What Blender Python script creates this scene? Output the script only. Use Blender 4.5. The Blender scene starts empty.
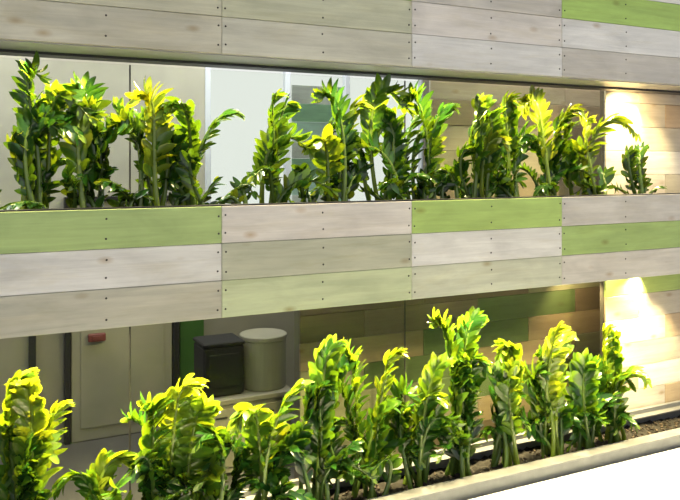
import bpy, bmesh, math, random
from mathutils import Vector, Matrix
S=0.75; ZO=0.55
def W(x,y,z): return Vector((x*S,y*S,(z+ZO)*S))
scene=bpy.context.scene
scene.view_settings.view_transform='Standard'
scene.view_settings.look='None'

# ---------------- materials ----------------
def newmat(name):
    m=bpy.data.materials.new(name); m.use_nodes=True
    nt=m.node_tree; b=nt.nodes['Principled BSDF']
    return m,nt,b
def simple(name,col,rough=0.6,metal=0.0,noise=0.08,scale=6.0,bump=0.0):
    m,nt,b=newmat(name); N=nt.nodes; L=nt.links
    tc=N.new('ShaderNodeTexCoord'); n=N.new('ShaderNodeTexNoise'); n.inputs['Scale'].default_value=scale; n.inputs['Detail'].default_value=6
    L.new(tc.outputs['Object'],n.inputs['Vector'])
    r=N.new('ShaderNodeValToRGB'); 
    r.color_ramp.elements[0].position=.3; r.color_ramp.elements[1].position=.7
    r.color_ramp.elements[0].color=[max(0,c*(1-noise)) for c in col]+[1]
    r.color_ramp.elements[1].color=[min(1,c*(1+noise)) for c in col]+[1]
    L.new(n.outputs['Fac'],r.inputs['Fac']); L.new(r.outputs['Color'],b.inputs['Base Color'])
    b.inputs['Roughness'].default_value=rough; b.inputs['Metallic'].default_value=metal
    if bump:
        bp=N.new('ShaderNodeBump'); bp.inputs['Strength'].default_value=bump
        L.new(n.outputs['Fac'],bp.inputs['Height']); L.new(bp.outputs['Normal'],b.inputs['Normal'])
    return m
def plankmat():
    m,nt,b=newmat('painted_plank_wood'); N=nt.nodes; L=nt.links
    tc=N.new('ShaderNodeTexCoord'); at=N.new('ShaderNodeAttribute'); at.attribute_name='pcol'
    ar=N.new('ShaderNodeAttribute'); ar.attribute_name='prand'
    sc=N.new('ShaderNodeVectorMath'); sc.operation='SCALE'; sc.inputs['Scale'].default_value=37.0
    L.new(ar.outputs['Color'],sc.inputs[0])
    ad=N.new('ShaderNodeVectorMath'); ad.operation='ADD'; L.new(tc.outputs['Object'],ad.inputs[0]); L.new(sc.outputs[0],ad.inputs[1])
    def noise(scale,det,rough,dist):
        mp=N.new('ShaderNodeMapping'); mp.inputs['Scale'].default_value=scale; L.new(ad.outputs[0],mp.inputs['Vector'])
        g=N.new('ShaderNodeTexNoise'); g.inputs['Scale'].default_value=1.0; g.inputs['Detail'].default_value=det; g.inputs['Roughness'].default_value=rough; g.inputs['Distortion'].default_value=dist
        L.new(mp.outputs[0],g.inputs['Vector']); return g
    def rng(src,a,b_,c,d):
        r=N.new('ShaderNodeMapRange'); r.inputs[1].default_value=a; r.inputs[2].default_value=b_; r.inputs[3].default_value=c; r.inputs[4].default_value=d
        L.new(src,r.inputs[0]); return r
    g=noise((2.2,6,44),8,.7,.8)
    gr=rng(g.outputs['Fac'],.3,.7,.87,1.12)
    g2=noise((3.2,3,9),4,.55,.5)
    gr2=rng(g2.outputs['Fac'],.35,.65,.86,1.08)
    mul=N.new('ShaderNodeMath'); mul.operation='MULTIPLY'; L.new(gr.outputs[0],mul.inputs[0]); L.new(gr2.outputs[0],mul.inputs[1])
    vm=N.new('ShaderNodeVectorMath'); vm.operation='SCALE'; L.new(at.outputs['Color'],vm.inputs[0]); L.new(mul.outputs[0],vm.inputs['Scale'])
    g3=noise((1.7,2,11),6,.7,1.2)
    wr=rng(g3.outputs['Fac'],.50,.70,0,.55)
    wood=N.new('ShaderNodeVectorMath'); wood.operation='MULTIPLY'; wood.inputs[1].default_value=(.90,.86,.74); L.new(vm.outputs[0],wood.inputs[0])
    m1=N.new('ShaderNodeMix'); m1.data_type='RGBA'; L.new(wr.outputs[0],m1.inputs[0]); L.new(vm.outputs[0],m1.inputs[6]); L.new(wood.outputs[0],m1.inputs[7])
    mp3=N.new('ShaderNodeMapping'); mp3.inputs['Scale'].default_value=(3.4,.3,7.0); L.new(ad.outputs[0],mp3.inputs['Vector'])
    v=N.new('ShaderNodeTexVoronoi'); v.inputs['Scale'].default_value=1.2; L.new(mp3.outputs[0],v.inputs['Vector'])
    kr=rng(v.outputs['Distance'],.02,.15,.85,0)
    kw=N.new('ShaderNodeVectorMath'); kw.operation='MULTIPLY'; kw.inputs[1].default_value=(.64,.50,.34); L.new(vm.outputs[0],kw.inputs[0])
    m2=N.new('ShaderNodeMix'); m2.data_type='RGBA'; L.new(kr.outputs[0],m2.inputs[0]); L.new(m1.outputs[2],m2.inputs[6]); L.new(kw.outputs[0],m2.inputs[7])
    L.new(m2.outputs[2],b.inputs['Base Color']); b.inputs['Roughness'].default_value=.6
    bp=N.new('ShaderNodeBump'); bp.inputs['Strength'].default_value=.15; bp.inputs['Distance'].default_value=.01
    L.new(g.outputs['Fac'],bp.inputs['Height']); L.new(bp.outputs['Normal'],b.inputs['Normal'])
    return m
def leafmat():
    m,nt,b=newmat('zz_leaf'); N=nt.nodes; L=nt.links
    at=N.new('ShaderNodeAttribute'); at.attribute_name='pcol'
    tc=N.new('ShaderNodeTexCoord'); n=N.new('ShaderNodeTexNoise'); n.inputs['Scale'].default_value=30
    L.new(tc.outputs['Object'],n.inputs['Vector'])
    mr=N.new('ShaderNodeMapRange'); mr.inputs[3].default_value=.75; mr.inputs[4].default_value=1.25; L.new(n.outputs['Fac'],mr.inputs[0])
    vm=N.new('ShaderNodeVectorMath'); vm.operation='SCALE'; L.new(at.outputs['Color'],vm.inputs[0]); L.new(mr.outputs[0],vm.inputs['Scale'])
    L.new(vm.outputs[0],b.inputs['Base Color']); b.inputs['Roughness'].default_value=.22
    b.inputs['Specular IOR Level'].default_value=.8
    t=N.new('ShaderNodeBsdfTranslucent'); 
    vm2=N.new('ShaderNodeVectorMath'); vm2.operation='MULTIPLY_ADD'; vm2.inputs[1].default_value=(2.2,1.6,.5); vm2.inputs[2].default_value=(.05,.05,.0); L.new(vm.outputs[0],vm2.inputs[0]); L.new(vm2.outputs[0],t.inputs['Color'])
    mx=N.new('ShaderNodeMixShader'); mx.inputs[0].default_value=.32
    L.new(b.outputs[0],mx.inputs[1]); L.new(t.outputs[0],mx.inputs[2]); L.new(mx.outputs[0],nt.nodes['Material Output'].inputs['Surface'])
    return m
def glassmat():
    m=bpy.data.materials.new('pane_glass'); m.use_nodes=True; nt=m.node_tree; N=nt.nodes; L=nt.links
    N.remove(N['Principled BSDF'])
    t=N.new('ShaderNodeBsdfTransparent'); t.inputs['Color'].default_value=(.95,.97,.95,1)
    g=N.new('ShaderNodeBsdfGlossy'); g.inputs['Roughness'].default_value=.0
    f=N.new('ShaderNodeFresnel'); f.inputs['IOR'].default_value=1.12
    mx=N.new('ShaderNodeMixShader'); L.new(f.outputs[0],mx.inputs[0]); L.new(t.outputs[0],mx.inputs[1]); L.new(g.outputs[0],mx.inputs[2])
    L.new(mx.outputs[0],N['Material Output'].inputs['Surface'])
    return m
M_plank=plankmat(); M_leaf=leafmat(); M_glass=glassmat()
M_core=simple('plywood_core',(.10,.09,.07),.8)
M_soil=simple('potting_soil',(.006,.005,.003),.95,0,.5,40,.6)
M_nail=simple('nail_steel',(.05,.045,.04),.5,.6)
M_steel=simple('brushed_steel',(.17,.18,.19),.45,.4,.1,20)
M_dark=simple('dark_metal',(.03,.03,.032),.4,.5)
M_soffit=simple('soffit_paint',(.40,.40,.42),.4,.3,.06,12)
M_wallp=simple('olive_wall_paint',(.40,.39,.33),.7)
M_wall_shaded=simple('olive_wall_shaded',(.20,.195,.16),.7)  # darker copy of the wall colour, dimness of the lower room painted in
M_white=simple('white_lacquer',(.60,.64,.73),.25,0,.02)
M_door=simple('door_paint',(.22,.215,.17),.55)  # door tone lowered, weak room light put into the colour
M_floor=simple('floor_concrete',(.08,.078,.07),.45,0,.12,4)  # darkened base colour stands in for weak light behind the glass
M_green=simple('green_panel',(.03,.09,.015),.5)
M_black=simple('black_plastic',(.003,.003,.0035),.8)
M_drum=simple('white_paperboard_shaded',(.20,.195,.155),.7)  # white board darkened, the dim room's shade is in the colour
M_red=simple('red_plastic',(.12,.025,.02),.5)
M_chip=simple('bark_chip',(.03,.02,.011),.85,0,.5,50)

# ---------------- mesh helpers ----------------
class MB:
    def __init__(s): s.v=[]; s.f=[]; s.c=[]; s.r=[]; s.mi=[]
    def face(s,idx,col=(1,1,1),r=(0,0,0),mi=0):
        s.f.append(idx); s.c.append(col); s.r.append(r); s.mi.append(mi)
    def box(s,x0,x1,y0,y1,z0,z1,col=(1,1,1),r=(0,0,0),mi=0,ch=0.0):
        b=len(s.v)
        if ch<=0:
            for z in(z0,z1):
                for (x,y) in((x0,y0),(x1,y0),(x1,y1),(x0,y1)): s.v.append(W(x,y,z))
            for f in((3,2,1,0),(4,5,6,7),(0,1,5,4),(1,2,6,5),(2,3,7,6),(3,0,4,7)): s.face([b+i for i in f],col,r,mi)
        else:
            c=ch
            rings=[(z0,c),(z0+c,0),(z1-c,0),(z1,c)]
            for z,i in rings:
                for (x,y) in((x0+i+c,y0+i),(x1-i-c,y0+i),(x1-i,y0+i+c),(x1-i,y1-i-c),(x1-i-c,y1-i),(x0+i+c,y1-i),(x0+i,y1-i-c),(x0+i,y0+i+c)): s.v.append(W(x,y,z))
            s.face([b+i for i in range(7,-1,-1)],col,r,mi); s.face([b+24+i for i in range(8)],col,r,mi)
            for k in range(3):
                for i in range(8):
                    j=(i+1)%8; s.face([b+k*8+i,b+k*8+j,b+k*8+8+j,b+k*8+8+i],col,r,mi)
    def cyl(s,cx,cy,prof,n=32,col=(1,1,1),mi=0):
        b=len(s.v)
        for rad,z in prof:
            for i in range(n):
                a=2*math.pi*i/n; s.v.append(W(cx+rad*math.cos(a),cy+rad*math.sin(a),z))
        for k in range(len(prof)-1):
            for i in range(n):
                j=(i+1)%n; s.face([b+k*n+i,b+k*n+j,b+(k+1)*n+j,b+(k+1)*n+i],col,(0,0,0),mi)
        s.face([b+i for i in range(n-1,-1,-1)],col,(0,0,0),mi); s.face([b+(len(prof)-1)*n+i for i in range(n)],col,(0,0,0),mi)
    def disc_y(s,x,y,z,r,mi):
        b=len(s.v); n=8
        for i in range(n):
            a=2*math.pi*i/n; s.v.append(W(x+r*math.cos(a),y,z+r*math.sin(a)))
        for i in range(n):
            a=2*math.pi*i/n; s.v.append(W(x+r*.7*math.cos(a),y-.003,z+r*.7*math.sin(a)))
        for i in range(n):
            j=(i+1)%n; s.face([b+i,b+j,b+n+j,b+n+i],(.1,.1,.1),(0,0,0),mi)
        s.face([b+n+i for i in range(n)],(.1,.1,.1),(0,0,0),mi)
    def build(s,name,mats,parent=None,smooth=False):
        me=bpy.data.meshes.new(name); me.from_pydata([tuple(v) for v in s.v],[],s.f)
        for m in mats: me.materials.append(m)
        ca=me.color_attributes.new('pcol','FLOAT_COLOR','CORNER'); cr=me.color_attributes.new('prand','FLOAT_COLOR','CORNER')
        cc=[];rr=[]
        for i,f in enumerate(s.f):
            for _ in f:
                cc.extend((*s.c[i],1)); rr.extend((*s.r[i],1))
        ca.data.foreach_set('color',cc); cr.data.foreach_set('color',rr)
        me.polygons.foreach_set('material_index',s.mi)
        me.polygons.foreach_set('use_smooth',[smooth]*len(s.f))
        me.update()
        o=bpy.data.objects.new(name,me); scene.collection.objects.link(o)
        if parent: o.parent=parent
        return o
def empty(name,loc=(0,0,0)):
    e=bpy.data.objects.new(name,None); scene.collection.objects.link(e); e.empty_display_size=.1; return e

# palette (linear)
GR=(.35,.48,.16); GB=(.38,.56,.13); WH=(.71,.70,.67); BE=(.55,.52,.44); OL=(.42,.43,.33); PG=(.48,.54,.34); GY=(.56,.53,.48); PK=(.66,.62,.57); TN=(.42,.31,.19)
H=.1917; L0=1.147
random.seed(4)
def planks(mb,x0,x1,zs,y,seg0,seglen,colf,nails=True,th=.022,stag=None):
    for ri in range(len(zs)-1):
        z0,z1=zs[ri],zs[ri+1]
        off=0 if stag is None else stag(ri)
        k=math.floor((x0-seg0-off)/seglen)
        while True:
            a=seg0+off+k*seglen; b=a+seglen
            if a>=x1-.001: break
            aa=max(a,x0); bb=min(b,x1)
            if bb-aa>.01:
                col=colf(ri,k); j=random.uniform(.94,1.05)
                col=tuple(c*j for c in col)
                yy=y+random.uniform(0,.003)
                mb.box(aa+.001,bb-.001,yy,y+th,z0+.0012,z1-.0012,col,(random.random(),random.random(),random.random()),0,.002)
                if nails:
                    for nx in (a+.02,a+seglen/2,b-.02):
                        if aa<nx<bb:
                            for nz in (.25,.75): mb.disc_y(nx+random.uniform(-.003,.003),yy-.0003,z0+(z1-z0)*(nz+random.uniform(-.03,.03)),.0055,1)
            k+=1

XL,XR=-3.45,4.6
zb=.804
tab_mid={0:[PG,OL,PK],2:[GY,GR,GY],-2:[WH,PG,BE],-3:[GY,GR,WH],3:[GR,WH,PG]}
tab_mid[-1]=[(.47,.46,.38),(.70,.69,.66),(.37,.49,.19)]
tab_mid[1]=[(.53,.55,.43),WH,(.39,.54,.15)]
mb=MB()
planks(mb,XL,XR,[zb,zb+H,zb+2*H,zb+3*H],0,0,L0,lambda r,k:tab_mid.get(k,[OL,WH,GR])[r])
planter=empty('wooden_planter_box')
mb.build('plank_cladding',[M_plank,M_nail],planter)
mb=MB()
mb.box(XL,XR,.024,.05,zb+.004,zb+3*H-.004,mi=0)
mb.box(XL,XR,.44,.47,zb+.004,zb+3*H-.03,mi=0)
mb.box(XL,XR,.05,.44,zb+.004,zb+.05,mi=0)
mb.box(XL,XR,.004,.052,zb+3*H-.003,zb+3*H+.006,mi=1)
mb.build('core_and_lip',[M_core,M_dark],planter)

zt=2.16
tab_up={-1:[(.50,.48,.38),(.48,.47,.35),BE,PG],0:[(.56,.55,.45),(.50,.51,.37),GR,WH],1:[WH,PK,GY,PG],2:[GY,WH,GB,WH],-2:[PG,WH,GR,BE],-3:[BE,GY,OL,WH],3:[WH,GR,GY,PK]}
mb=MB()
zz=[zt+i*H for i in range(6)]
planks(mb,XL,XR,zz,0,0,L0,lambda r,k:(tab_up.get(k,[BE,WH,GR,PG])+[WH])[r])
wf=empty('wall_front')
mb.build('bulkhead_cladding',[M_plank,M_nail],wf)
mb=MB()
mb.box(XL,XR,.024,.5,zt+.006,zt+5*H)
mb.build('bulkhead_core',[M_core],wf)
mb=MB()
mb.box(XL,XR,.026,.30,zt-.004,zt+.006,mi=0)
mb.box(XL,XR,.30,.42,zt-.018,zt+.006,mi=1)
mb.box(XL,XR,.42,.50,zt-.006,zt+.006,mi=0)
mb.build('soffit_panel',[M_soffit,M_dark],wf)

def pane(x0,x1,z0,z1,name='glass_panel'):
    mb=MB(); mb.box(x0+.004,x1-.004,.498,.506,z0,z1)
    return mb.build(name,[M_glass])
gx=[-3.93,-2.14,-.366,1.406,3.19]
for i in range(4):
    a=max(gx[i],XL); pane(a,gx[i+1],zb+3*H-.03,zt-.02); pane(a,gx[i+1],-.35,zb+.02)
mb=MB()
for x in gx[1:4]:
    mb.box(x-.004,x+.004,.499,.505,zb+3*H-.03,zt-.02); mb.box(x-.004,x+.004,.499,.505,-.35,zb+.02)
mb.box(XL,3.19,.494,.51,-.37,-.352)
mb.build('trim_1',[M_dark])

pal=[GY,WH,TN,PK,BE,OL,PG,(.46,.38,.26)]
rb=random.Random(11)
cache={}
def rc(r,k):
    if (r,k) not in cache: cache[(r,k)]=rb.choice(pal)
    return cache[(r,k)]
mb=MB()
rows=[-.55+i*.187 for i in range(20)]
top_green=[i for i in range(20) if rows[i]<.70<rows[i]+.187][0]
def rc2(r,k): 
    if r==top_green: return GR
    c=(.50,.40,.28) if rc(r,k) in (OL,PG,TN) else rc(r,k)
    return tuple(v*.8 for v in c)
planks(mb,3.20,5.2,rows,.5,3.2,.95,rc2,False,stag=lambda r:-(r%3)*.3)
wb=empty('wall_back')
mb.build('recess_cladding',[M_plank,M_nail],wb)
mb=MB(); mb.box(3.20,5.2,.524,.56,-.55,rows[-1]); mb.build('recess_core',[M_core],wb)
mb=MB()
rows2=[-.55+i*.187 for i in range(9)]
shaded_pal=[(.20,.15,.09),(.15,.15,.09),(.10,.075,.045),(.17,.15,.10),(.12,.09,.06),(.15,.13,.10),(.06,.09,.03),(.24,.20,.14)]  # lower partition planks, shade behind the glass baked into these tones
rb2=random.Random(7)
planks(mb,.83,5.2,rows2,.9,.83,.98,lambda r,k:rb2.choice(shaded_pal),False,stag=lambda r:(r%2)*.49)
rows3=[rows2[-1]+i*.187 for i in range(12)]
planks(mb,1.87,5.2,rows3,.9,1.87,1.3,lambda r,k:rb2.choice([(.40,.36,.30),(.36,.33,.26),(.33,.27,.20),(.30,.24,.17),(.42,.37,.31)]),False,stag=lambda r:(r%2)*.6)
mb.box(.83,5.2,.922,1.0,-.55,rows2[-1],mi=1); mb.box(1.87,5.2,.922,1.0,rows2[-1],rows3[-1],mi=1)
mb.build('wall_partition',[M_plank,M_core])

tr=MB(); zr=-.35
tr.box(XL,XR,0,.03,-.55,zr,mi=0,ch=.004); tr.box(XL,XR,.45,.48,-.55,zr+.035,mi=0,ch=.004)
tr.box(XL,XR,.39,.45,zr-.01,zr+.002,mi=0,ch=.002)
tr.box(XL,XR,.03,.45,-.55,-.52,mi=0); tr.box(XL,XR,-.015,.07,zr,zr+.012,mi=0,ch=.003)
tr.box(XL,XR,.07,.15,zr-.03,zr-.022,mi=0,ch=.002)
tr.box(XR-.03,XR,.03,.45,-.52,zr,mi=0)
trough=tr.build('metal_planter_trough',[M_steel])
lb=MB(); lb.box(-.6,5.2,-1.1,-.03,-.455,-.42,ch=.006); lb.box(-.55,5.15,-1.05,-.05,-.55,-.455)
lb.build('white_plinth_ledge',[M_white])

def soil(z,name,parent):
    mb=MB(); nx,ny=260,12; rr=random.Random(3)
    for j in range(ny+1):
        for i in range(nx+1):
            x=XL+.01+(XR-XL-.05)*i/nx; y=.052+(.388)*j/ny
            mb.v.append(W(x,y,z+rr.uniform(-.012,.012)+.01*math.sin(x*5)*math.sin(y*9)))
    for j in range(ny):
        for i in range(nx):
            a=j*(nx+1)+i; mb.face([a,a+1,a+nx+2,a+nx+1])
    for _ in range(600):
        x=rr.uniform(XL+.1,XR-.1); y=rr.uniform(.15,.37); c=Vector((x,y,z+.014))
        l=rr.uniform(.006,.016); w=l*.5; a=rr.uniform(0,6.28); t=rr.uniform(-.5,.5)
        ux=Vector((math.cos(a),math.sin(a),t)).normalized()*l; uy=Vector((-math.sin(a),math.cos(a),rr.uniform(-.4,.4))).normalized()*w; uz=Vector((0,0,.004))
        b=len(mb.v)
        for sz in(-1,1):
            for sx,sy in((-1,-.8),(1,-1),(.8,1),(-.9,.9)):
                p=c+ux*sx+uy*sy+uz*sz; mb.v.append(W(*p))
        for f in((3,2,1,0),(4,5,6,7),(0,1,5,4),(1,2,6,5),(2,3,7,6),(3,0,4,7)): mb.face([b+i for i in f],mi=1)
    mb.build(name,[M_soil,M_chip],parent)
ZU=1.30; ZL=-.42
soil(ZU,'soil',planter); soil(ZL,'soil',trough)

# ---- plants ----
def bez(P,t):
    u=1-t; return P[0]*u**3+P[1]*3*u*u*t+P[2]*3*u*t*t+P[3]*t**3
def bezt(P,t):
    u=1-t; return ((P[1]-P[0])*3*u*u+(P[2]-P[1])*6*u*t+(P[3]-P[2])*3*t*t).normalized()
def leaf(mb,base,d,n,L,w,col,droop,fold):
    s=d.cross(n).normalized(); n=s.cross(d).normalized()
    us=(0,.10,.28,.52,.76,.92,1); ws=(.12,.60,.95,1,.80,.40,0)
    b=len(mb.v)
    for u,wf_ in zip(us,ws):
        c=base+d*(L*u)-n*(droop*L*u*u)
        for k in(-1,0,1):
            mb.v.append(W(*(c+s*(k*w*wf_)+n*(abs(k)*fold*w*wf_))))
    for i in range(len(us)-1):
        for k in range(2):
            a=b+i*3+k; mb.face([a,a+1,a+4,a+3],col)
def stem(mb,base,top,curl,rnd,lscale,tone,zmax):
    h=top.z-base.z; ac=abs(curl)
    lat=top.x-base.x
    bow=rnd.uniform(-.12,.12)
    P=[base,
       base+Vector((lat*.05+bow,(top.y-base.y)*.1,h*.5)),
       Vector((top.x-curl*.07-lat*.2*(1-ac),top.y,base.z+h*(.82+.42*ac))),
       Vector((top.x+curl*.22,top.y-.07*ac,top.z-.22*ac))]
    n=6; m=14; b=len(mb.v)
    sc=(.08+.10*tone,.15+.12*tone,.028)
    for i in range(m+1):
        t=i/m; p=bez(P,t); T=bezt(P,t); A=T.cross(Vector((0,1,.01))).normalized(); B=T.cross(A)
        r=.013*(1-t)**.8+.0035
        for k in range(n):
            a=2*math.pi*k/n; mb.v.append(W(*(p+A*(r*math.cos(a))+B*(r*math.sin(a)))))
    for i in range(m):
        for k in range(n):
            j=(k+1)%n; mb.face([b+i*n+k,b+i*n+j,b+(i+1)*n+j,b+(i+1)*n+k],sc)
    az=rnd.uniform(-1.3,1.3)
    ln=sum((bez(P,(i+1)/20)-bez(P,i/20)).length for i in range(20))
    t0=rnd.uniform(.14,.28); sp=rnd.uniform(.029,.037); cnt=int(ln*(1-t0)/sp)
    clos=rnd.uniform(-12,4)
    twist=rnd.uniform(-1.2,1.2)
    for i in range(cnt):
        t=t0+(1-t0)*(i+.5)/cnt
        T=bezt(P,t)
        azt=az+twist*t
        Sd=Vector((math.cos(azt),math.sin(azt),0)); Sd=(Sd-T*Sd.dot(T)).normalized(); Nn=T.cross(Sd).normalized()
        f=(t-t0)/(1-t0)
        for sgn in(-1,1):
            pj=bez(P,min(1,t+(.5*sp if sgn>0 else 0)))
            a=math.radians(52-20*f+clos+rnd.uniform(-10,10))
            lift=rnd.uniform(-.1,.55)
            d=(T*math.cos(a)+Sd*(sgn*math.sin(a))-Nn*lift*.6).normalized()
            roll=rnd.uniform(-.6,.6)+.3*sgn
            nn=(Nn*math.cos(roll)-Sd*sgn*math.sin(roll)).normalized()
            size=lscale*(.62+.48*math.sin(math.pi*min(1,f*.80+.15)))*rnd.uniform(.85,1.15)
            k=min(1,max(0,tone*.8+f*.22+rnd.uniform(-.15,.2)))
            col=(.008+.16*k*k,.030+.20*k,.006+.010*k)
            Lf=.100*size
            if pj.y+d.y*Lf>.475: d.y=min(d.y,(.47-pj.y)/Lf); d.normalize()
            if pj.z+d.z*Lf>zmax: d.z=(zmax-pj.z)/Lf*.8; d.normalize()
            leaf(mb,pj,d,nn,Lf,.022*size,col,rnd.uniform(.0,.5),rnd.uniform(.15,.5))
    T=bezt(P,1); leaf(mb,P[3],T,T.cross(Vector((1,.2,0))).normalized(),.06*lscale,.014*lscale,(.2,.34,.03),.1,.3)
def plant(x,zsoil,stems,seed,lscale=1.0,tone=.4,fill=3,fh=.38,zmax=9,extra=2):
    rnd=random.Random(seed); mb=MB()
    for (tx,tz,curl) in stems:
        ty=rnd.uniform(.14,.36)
        bx=x+(tx-x)*.25+rnd.uniform(-.05,.05); by=.25+rnd.uniform(-.08,.08)
        if curl==0: curl=rnd.choice([-1,1])*rnd.uniform(.1,.7)
        stem(mb,Vector((bx,by,zsoil)),Vector((tx,ty,tz+.05*abs(curl))),curl,rnd,lscale*rnd.uniform(.85,1.15),min(1,max(0,tone+rnd.uniform(-.35,.45))),zmax)
    hm=max(s[1] for s in stems)-zsoil
    for i in range(extra):
        tx=x+rnd.uniform(-.2,.2); ty=rnd.uniform(.2,.38)
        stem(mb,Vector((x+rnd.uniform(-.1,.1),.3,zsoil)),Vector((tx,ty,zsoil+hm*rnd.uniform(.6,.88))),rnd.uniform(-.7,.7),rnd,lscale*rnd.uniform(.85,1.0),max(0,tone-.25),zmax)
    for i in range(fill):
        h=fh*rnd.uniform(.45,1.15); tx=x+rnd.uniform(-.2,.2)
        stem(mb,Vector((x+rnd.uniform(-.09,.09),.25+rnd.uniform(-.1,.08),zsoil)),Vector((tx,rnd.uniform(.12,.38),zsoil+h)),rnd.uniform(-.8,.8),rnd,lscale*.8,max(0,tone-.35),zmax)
    mb.build('zz_plant',[M_leaf],smooth=True)
up=[(-1.25,[(-1.3,2.0,0),(-1.15,1.85,0)],.3),
(-.86,[(-.96,2.10,.5),(-.82,1.98,.9),(-.90,1.86,0),(-1.02,1.75,0)],.4),
(-.62,[(-.56,2.02,-.8),(-.68,1.92,.4),(-.50,1.80,0)],.35),
(-.33,[(-.30,2.0,-.4),(-.40,1.86,0),(-.22,1.78,0)],.5),
(-.08,[(-.14,1.97,-.6),(.05,1.92,.3),(-.05,1.72,0)],.4),
(.37,[(.32,2.0,.2),(.46,1.97,.2),(.40,1.80,0)],.45),
(.80,[(.76,2.05,-.4),(.88,2.0,.3),(.70,1.78,0)],.4),
(1.13,[(1.06,2.08,.9),(1.2,1.9,0),(1.0,1.75,0)],.45),
(1.42,[(1.30,2.06,-.4),(1.44,1.99,.3),(1.52,1.82,0)],.45),
(1.80,[(1.72,2.0,.1),(1.9,1.94,-.8),(1.82,1.8,0)],.55),
(2.05,[(1.99,2.07,.4),(2.12,1.98,0),(2.2,1.84,0)],.5),
(2.42,[(2.36,2.09,-.7),(2.48,2.02,.4),(2.56,1.86,0)],.5),
(2.78,[(2.74,1.94,.2),(2.88,1.95,.9),(2.66,1.75,0)],.5),
(3.22,[(3.15,1.70,.2),(3.33,1.74,.2),(3.25,1.62,-.2)],.0)]
for i,(x,st,tone) in enumerate(up): plant(x,ZU,st,300+i,1.05 if i!=13 else .75,tone,4,.32 if i!=13 else .25,2.12,(2 if i not in (5,13) else 0))
plant(.13,ZU,[(.16,1.52,0)],150,.75,.2,2,.2,9,0)
plant(.6,ZU,[(.6,1.60,0)],151,.8,.1,2,.25,9,0)
plant(1.62,ZU,[(1.6,1.6,0)],152,.8,.1,2,.25,9,0)
lo=[(-1.3,[(-1.3,.6,0)],.4),
(-.93,[(-.99,.58,.2),(-.87,.55,-.2),(-.80,.42,.2),(-.95,.28,0),(-1.03,.4,0)],.4),
(-.55,[(-.50,.10,1),(-.62,.0,0)],.7),
(-.22,[(-.19,.48,.3),(-.30,.40,-.2),(-.08,.32,.3),(-.20,.12,0)],.35),
(.0,[(.03,.22,0),(.06,.0,0)],.35),
(.34,[(.26,.32,0),(.45,.38,.2),(.36,.1,0)],.45),
(.66,[(.60,.36,0),(.72,.54,.2),(.80,.44,.3)],.25),
(.98,[(.90,.50,-.2),(1.08,.50,.3),(1.0,.2,0)],.55),
(1.32,[(1.24,.10,0),(1.42,.40,.3),(1.36,.2,0)],.45),
(1.66,[(1.60,.62,-.3),(1.76,.62,.3),(1.68,.40,0),(1.84,.3,0)],.4),
(2.05,[(1.98,.28,0),(2.14,.42,-.6),(2.06,.15,0)],.45),
(2.42,[(2.38,.50,.2),(2.50,.44,.3),(2.32,.2,0)],.45),
(2.72,[(2.66,.22,.2),(2.76,.10,0)],.45),
(3.02,[(2.96,.42,.2),(3.08,.14,0),(3.0,.1,0)],.6)]
for i,(x,st,tone) in enumerate(lo): plant(x,ZL,st,400+i,1.2,tone,6,.5,9,(0 if i in(2,) else (1 if i in (7,8,10) else 2)))

# ---- rooms ----
mb=MB(); mb.box(-9,9,-7,7,-.60,-.551); mb.build('floor',[M_floor])
YB=2.4
mb=MB()
def wseg(x0,x1,z0,z1,mi=0): mb.box(x0,x1,YB,YB+.12,z0,z1,mi=mi)
wx0,wx1,wz0,wz1=.617,2.80,1.05,2.52
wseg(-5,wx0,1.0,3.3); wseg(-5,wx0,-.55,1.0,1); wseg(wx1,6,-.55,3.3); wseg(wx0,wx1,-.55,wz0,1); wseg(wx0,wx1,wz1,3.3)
mb.build('wall_rear',[M_wallp,M_wall_shaded])
mb=MB(); mb.box(-5,6,.60,2.52,3.3,3.36); mb.build('ceiling',[M_white])
mb=MB()
for x in(wx0,1.34,1.93,wx1-.05): mb.box(x,x+.05,YB-.01,YB+.05,wz0,wz1,ch=.004)
for z in(wz0,wz1-.05): mb.box(wx0+.05,wx1-.05,YB-.01,YB+.05,z,z+.05,ch=.004)
win=empty('window_1'); mb.build('frame',[M_white],win)
mb=MB(); mb.box(wx0+.05,wx1-.05,YB+.06,YB+.066,wz0+.05,wz1-.05); mb.build('pane',[M_glass],win)
mb=MB()
planks(mb,2.0,2.62,[-.55+i*.2 for i in range(16)],3.8,1.5,1.0,lambda r,k:[(.62,.88,.80),(.88,.92,.88),(.42,.72,.48)][(r*2+k)%3],False)
mb.build('slat_fence',[M_plank])
mb=MB()
mb.box(-.45,.33,YB-.05,YB-.004,-.55,1.3,ch=.006)
mb.box(-.38,.26,YB-.058,YB-.05,.55,1.2,ch=.002); mb.box(-.38,.26,YB-.058,YB-.05,-.45,.45,ch=.002)
d=empty('door_1'); mb.build('leaf',[M_door],d)
mb=MB(); mb.box(-.50,-.455,YB-.07,YB-.004,-.55,1.34,ch=.004); mb.box(.335,.38,YB-.07,YB-.004,-.55,1.34,ch=.004); mb.box(-.455,.335,YB-.07,YB-.004,1.305,1.34,ch=.004)
mb.box(.22,.25,YB-.11,YB-.06,.45,.47,ch=.003)
mb.build('frame',[M_dark],d)
mb=MB(); mb.box(.40,.60,YB-.03,YB-.004,-.55,1.0,ch=.004); mb.build('green_wall_panel',[M_green])
mb=MB(); mb.box(-.75,-.70,YB-.06,YB-.004,-.55,1.3,ch=.004); mb.build('trim_2',[M_dark])
mb=MB(); mb.box(-.33,-.20,YB-.10,YB-.06,.22,.28,ch=.006); mb.box(-.30,-.23,YB-.108,YB-.10,.235,.265,ch=.002); mb.build('fire_alarm_box',[M_red])
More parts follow.
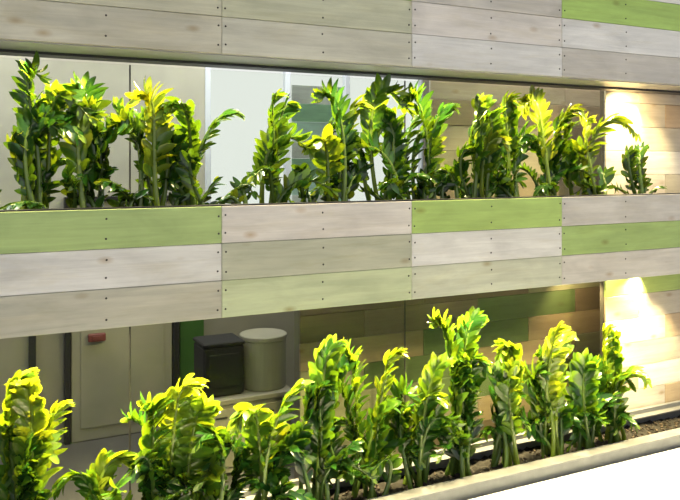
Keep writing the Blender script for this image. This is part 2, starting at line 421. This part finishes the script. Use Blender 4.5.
mb=MB(); mb.box(.18,.92,1.2,1.62,-.05,-.015,ch=.004,mi=0); mb.box(.20,.90,1.22,1.6,-.52,-.05,mi=0)
for x in(.22,.56): mb.box(x,x+.32,1.205,1.22,-.48,-.08,ch=.003,mi=0); mb.box(x+.12,x+.20,1.195,1.205,-.14,-.13,mi=1)
mb.box(.22,.88,1.24,1.58,-.55,-.52,mi=1)
mb.build('storage_cabinet',[M_drum,M_dark])
mb=MB(); mb.box(.28,.57,1.28,1.54,-.015,.33,ch=.012); mb.box(.275,.575,1.275,1.545,.33,.36,ch=.008); mb.box(.32,.53,1.272,1.28,.05,.28,ch=.002)
mb.build('black_storage_bin',[M_black])
mb=MB(); mb.cyl(.76,1.41,[(.16,-.014),(.165,0),(.165,.33),(.172,.335),(.172,.36),(.165,.365)],36); mb.build('white_drum',[M_drum])

# ---- lights ----
def look(o,loc,tgt):
    o.location=loc; o.rotation_euler=(tgt-loc).to_track_quat('-Z','Y').to_euler()
def spot(loc,tgt,e,col,ang=80,blend=.6,size=.012,name='spot_lamp'):
    l=bpy.data.lights.new(name,'SPOT'); l.energy=e; l.color=col; l.spot_size=math.radians(ang); l.spot_blend=blend; l.shadow_soft_size=size
    o=bpy.data.objects.new(name,l); scene.collection.objects.link(o); look(o,W(*loc),W(*tgt)); return o
def area(loc,tgt,e,col,sx,sy,name='added_fill_lamp'):  # default name is for added fill lights, not fittings of the room
    l=bpy.data.lights.new(name,'AREA'); l.shape='RECTANGLE'; l.size=sx; l.size_y=sy; l.energy=e; l.color=col
    o=bpy.data.objects.new(name,l); scene.collection.objects.link(o); look(o,W(*loc),W(*tgt)); return o
WM=(1,.79,.38)
x=-1.3
while x<3.4:
    spot((x+.15,.46,zt-.05),(x-.1,.15,1.5),46,WM,110,size=.006)
    spot((x+.38,.07,zt-.03),(x+.08,.24,1.5),30,WM,110,size=.006)
    spot((x+.15,.46,zb-.02),(x-.1,.14,-.1),115,WM,105,size=.006)
    spot((x+.38,.07,zb-.02),(x+.05,.22,-.2),80,WM,100,size=.006)
    x+=.47
spot((3.26,.3,zt-.03),(3.45,.5,1.7),26,(1,.68,.30),150)
spot((3.18,.25,zb-.01),(3.35,.5,.1),10,(1,.68,.30),150)
spot((3.1,.65,.7),(3.5,.9,.1),10,(1,.74,.36),150)
area((-1.5,1.5,3.25),(-1.5,1.5,0),34,(1,.97,.92),1.2,.6)  # added fill to brighten the dark back room, left half
area((1.0,1.5,3.25),(1.0,1.5,0),34,(1,.97,.92),1.2,.6)  # same added fill, right half of the back room
area((2.9,.70,3.0),(2.9,.78,0),24,(1,.87,.66),1.9,.08)  # added strip between glass and partition, lifts the unlit planks
w=bpy.data.worlds.new('daylight'); scene.world=w; w.use_nodes=True
bg=w.node_tree.nodes['Background']; bg.inputs['Color'].default_value=(1,.99,.975,1); bg.inputs['Strength'].default_value=.95

c=bpy.data.cameras.new('camera'); co=bpy.data.objects.new('camera',c); scene.collection.objects.link(co)
co.location=W(-1.183,-3.713,1.6); th=math.atan2(.448,.894)
co.rotation_euler=(math.radians(90),0,-th); c.sensor_width=36; c.lens=750/680*36; c.shift_y=-87/680; c.clip_start=.01
scene.camera=co
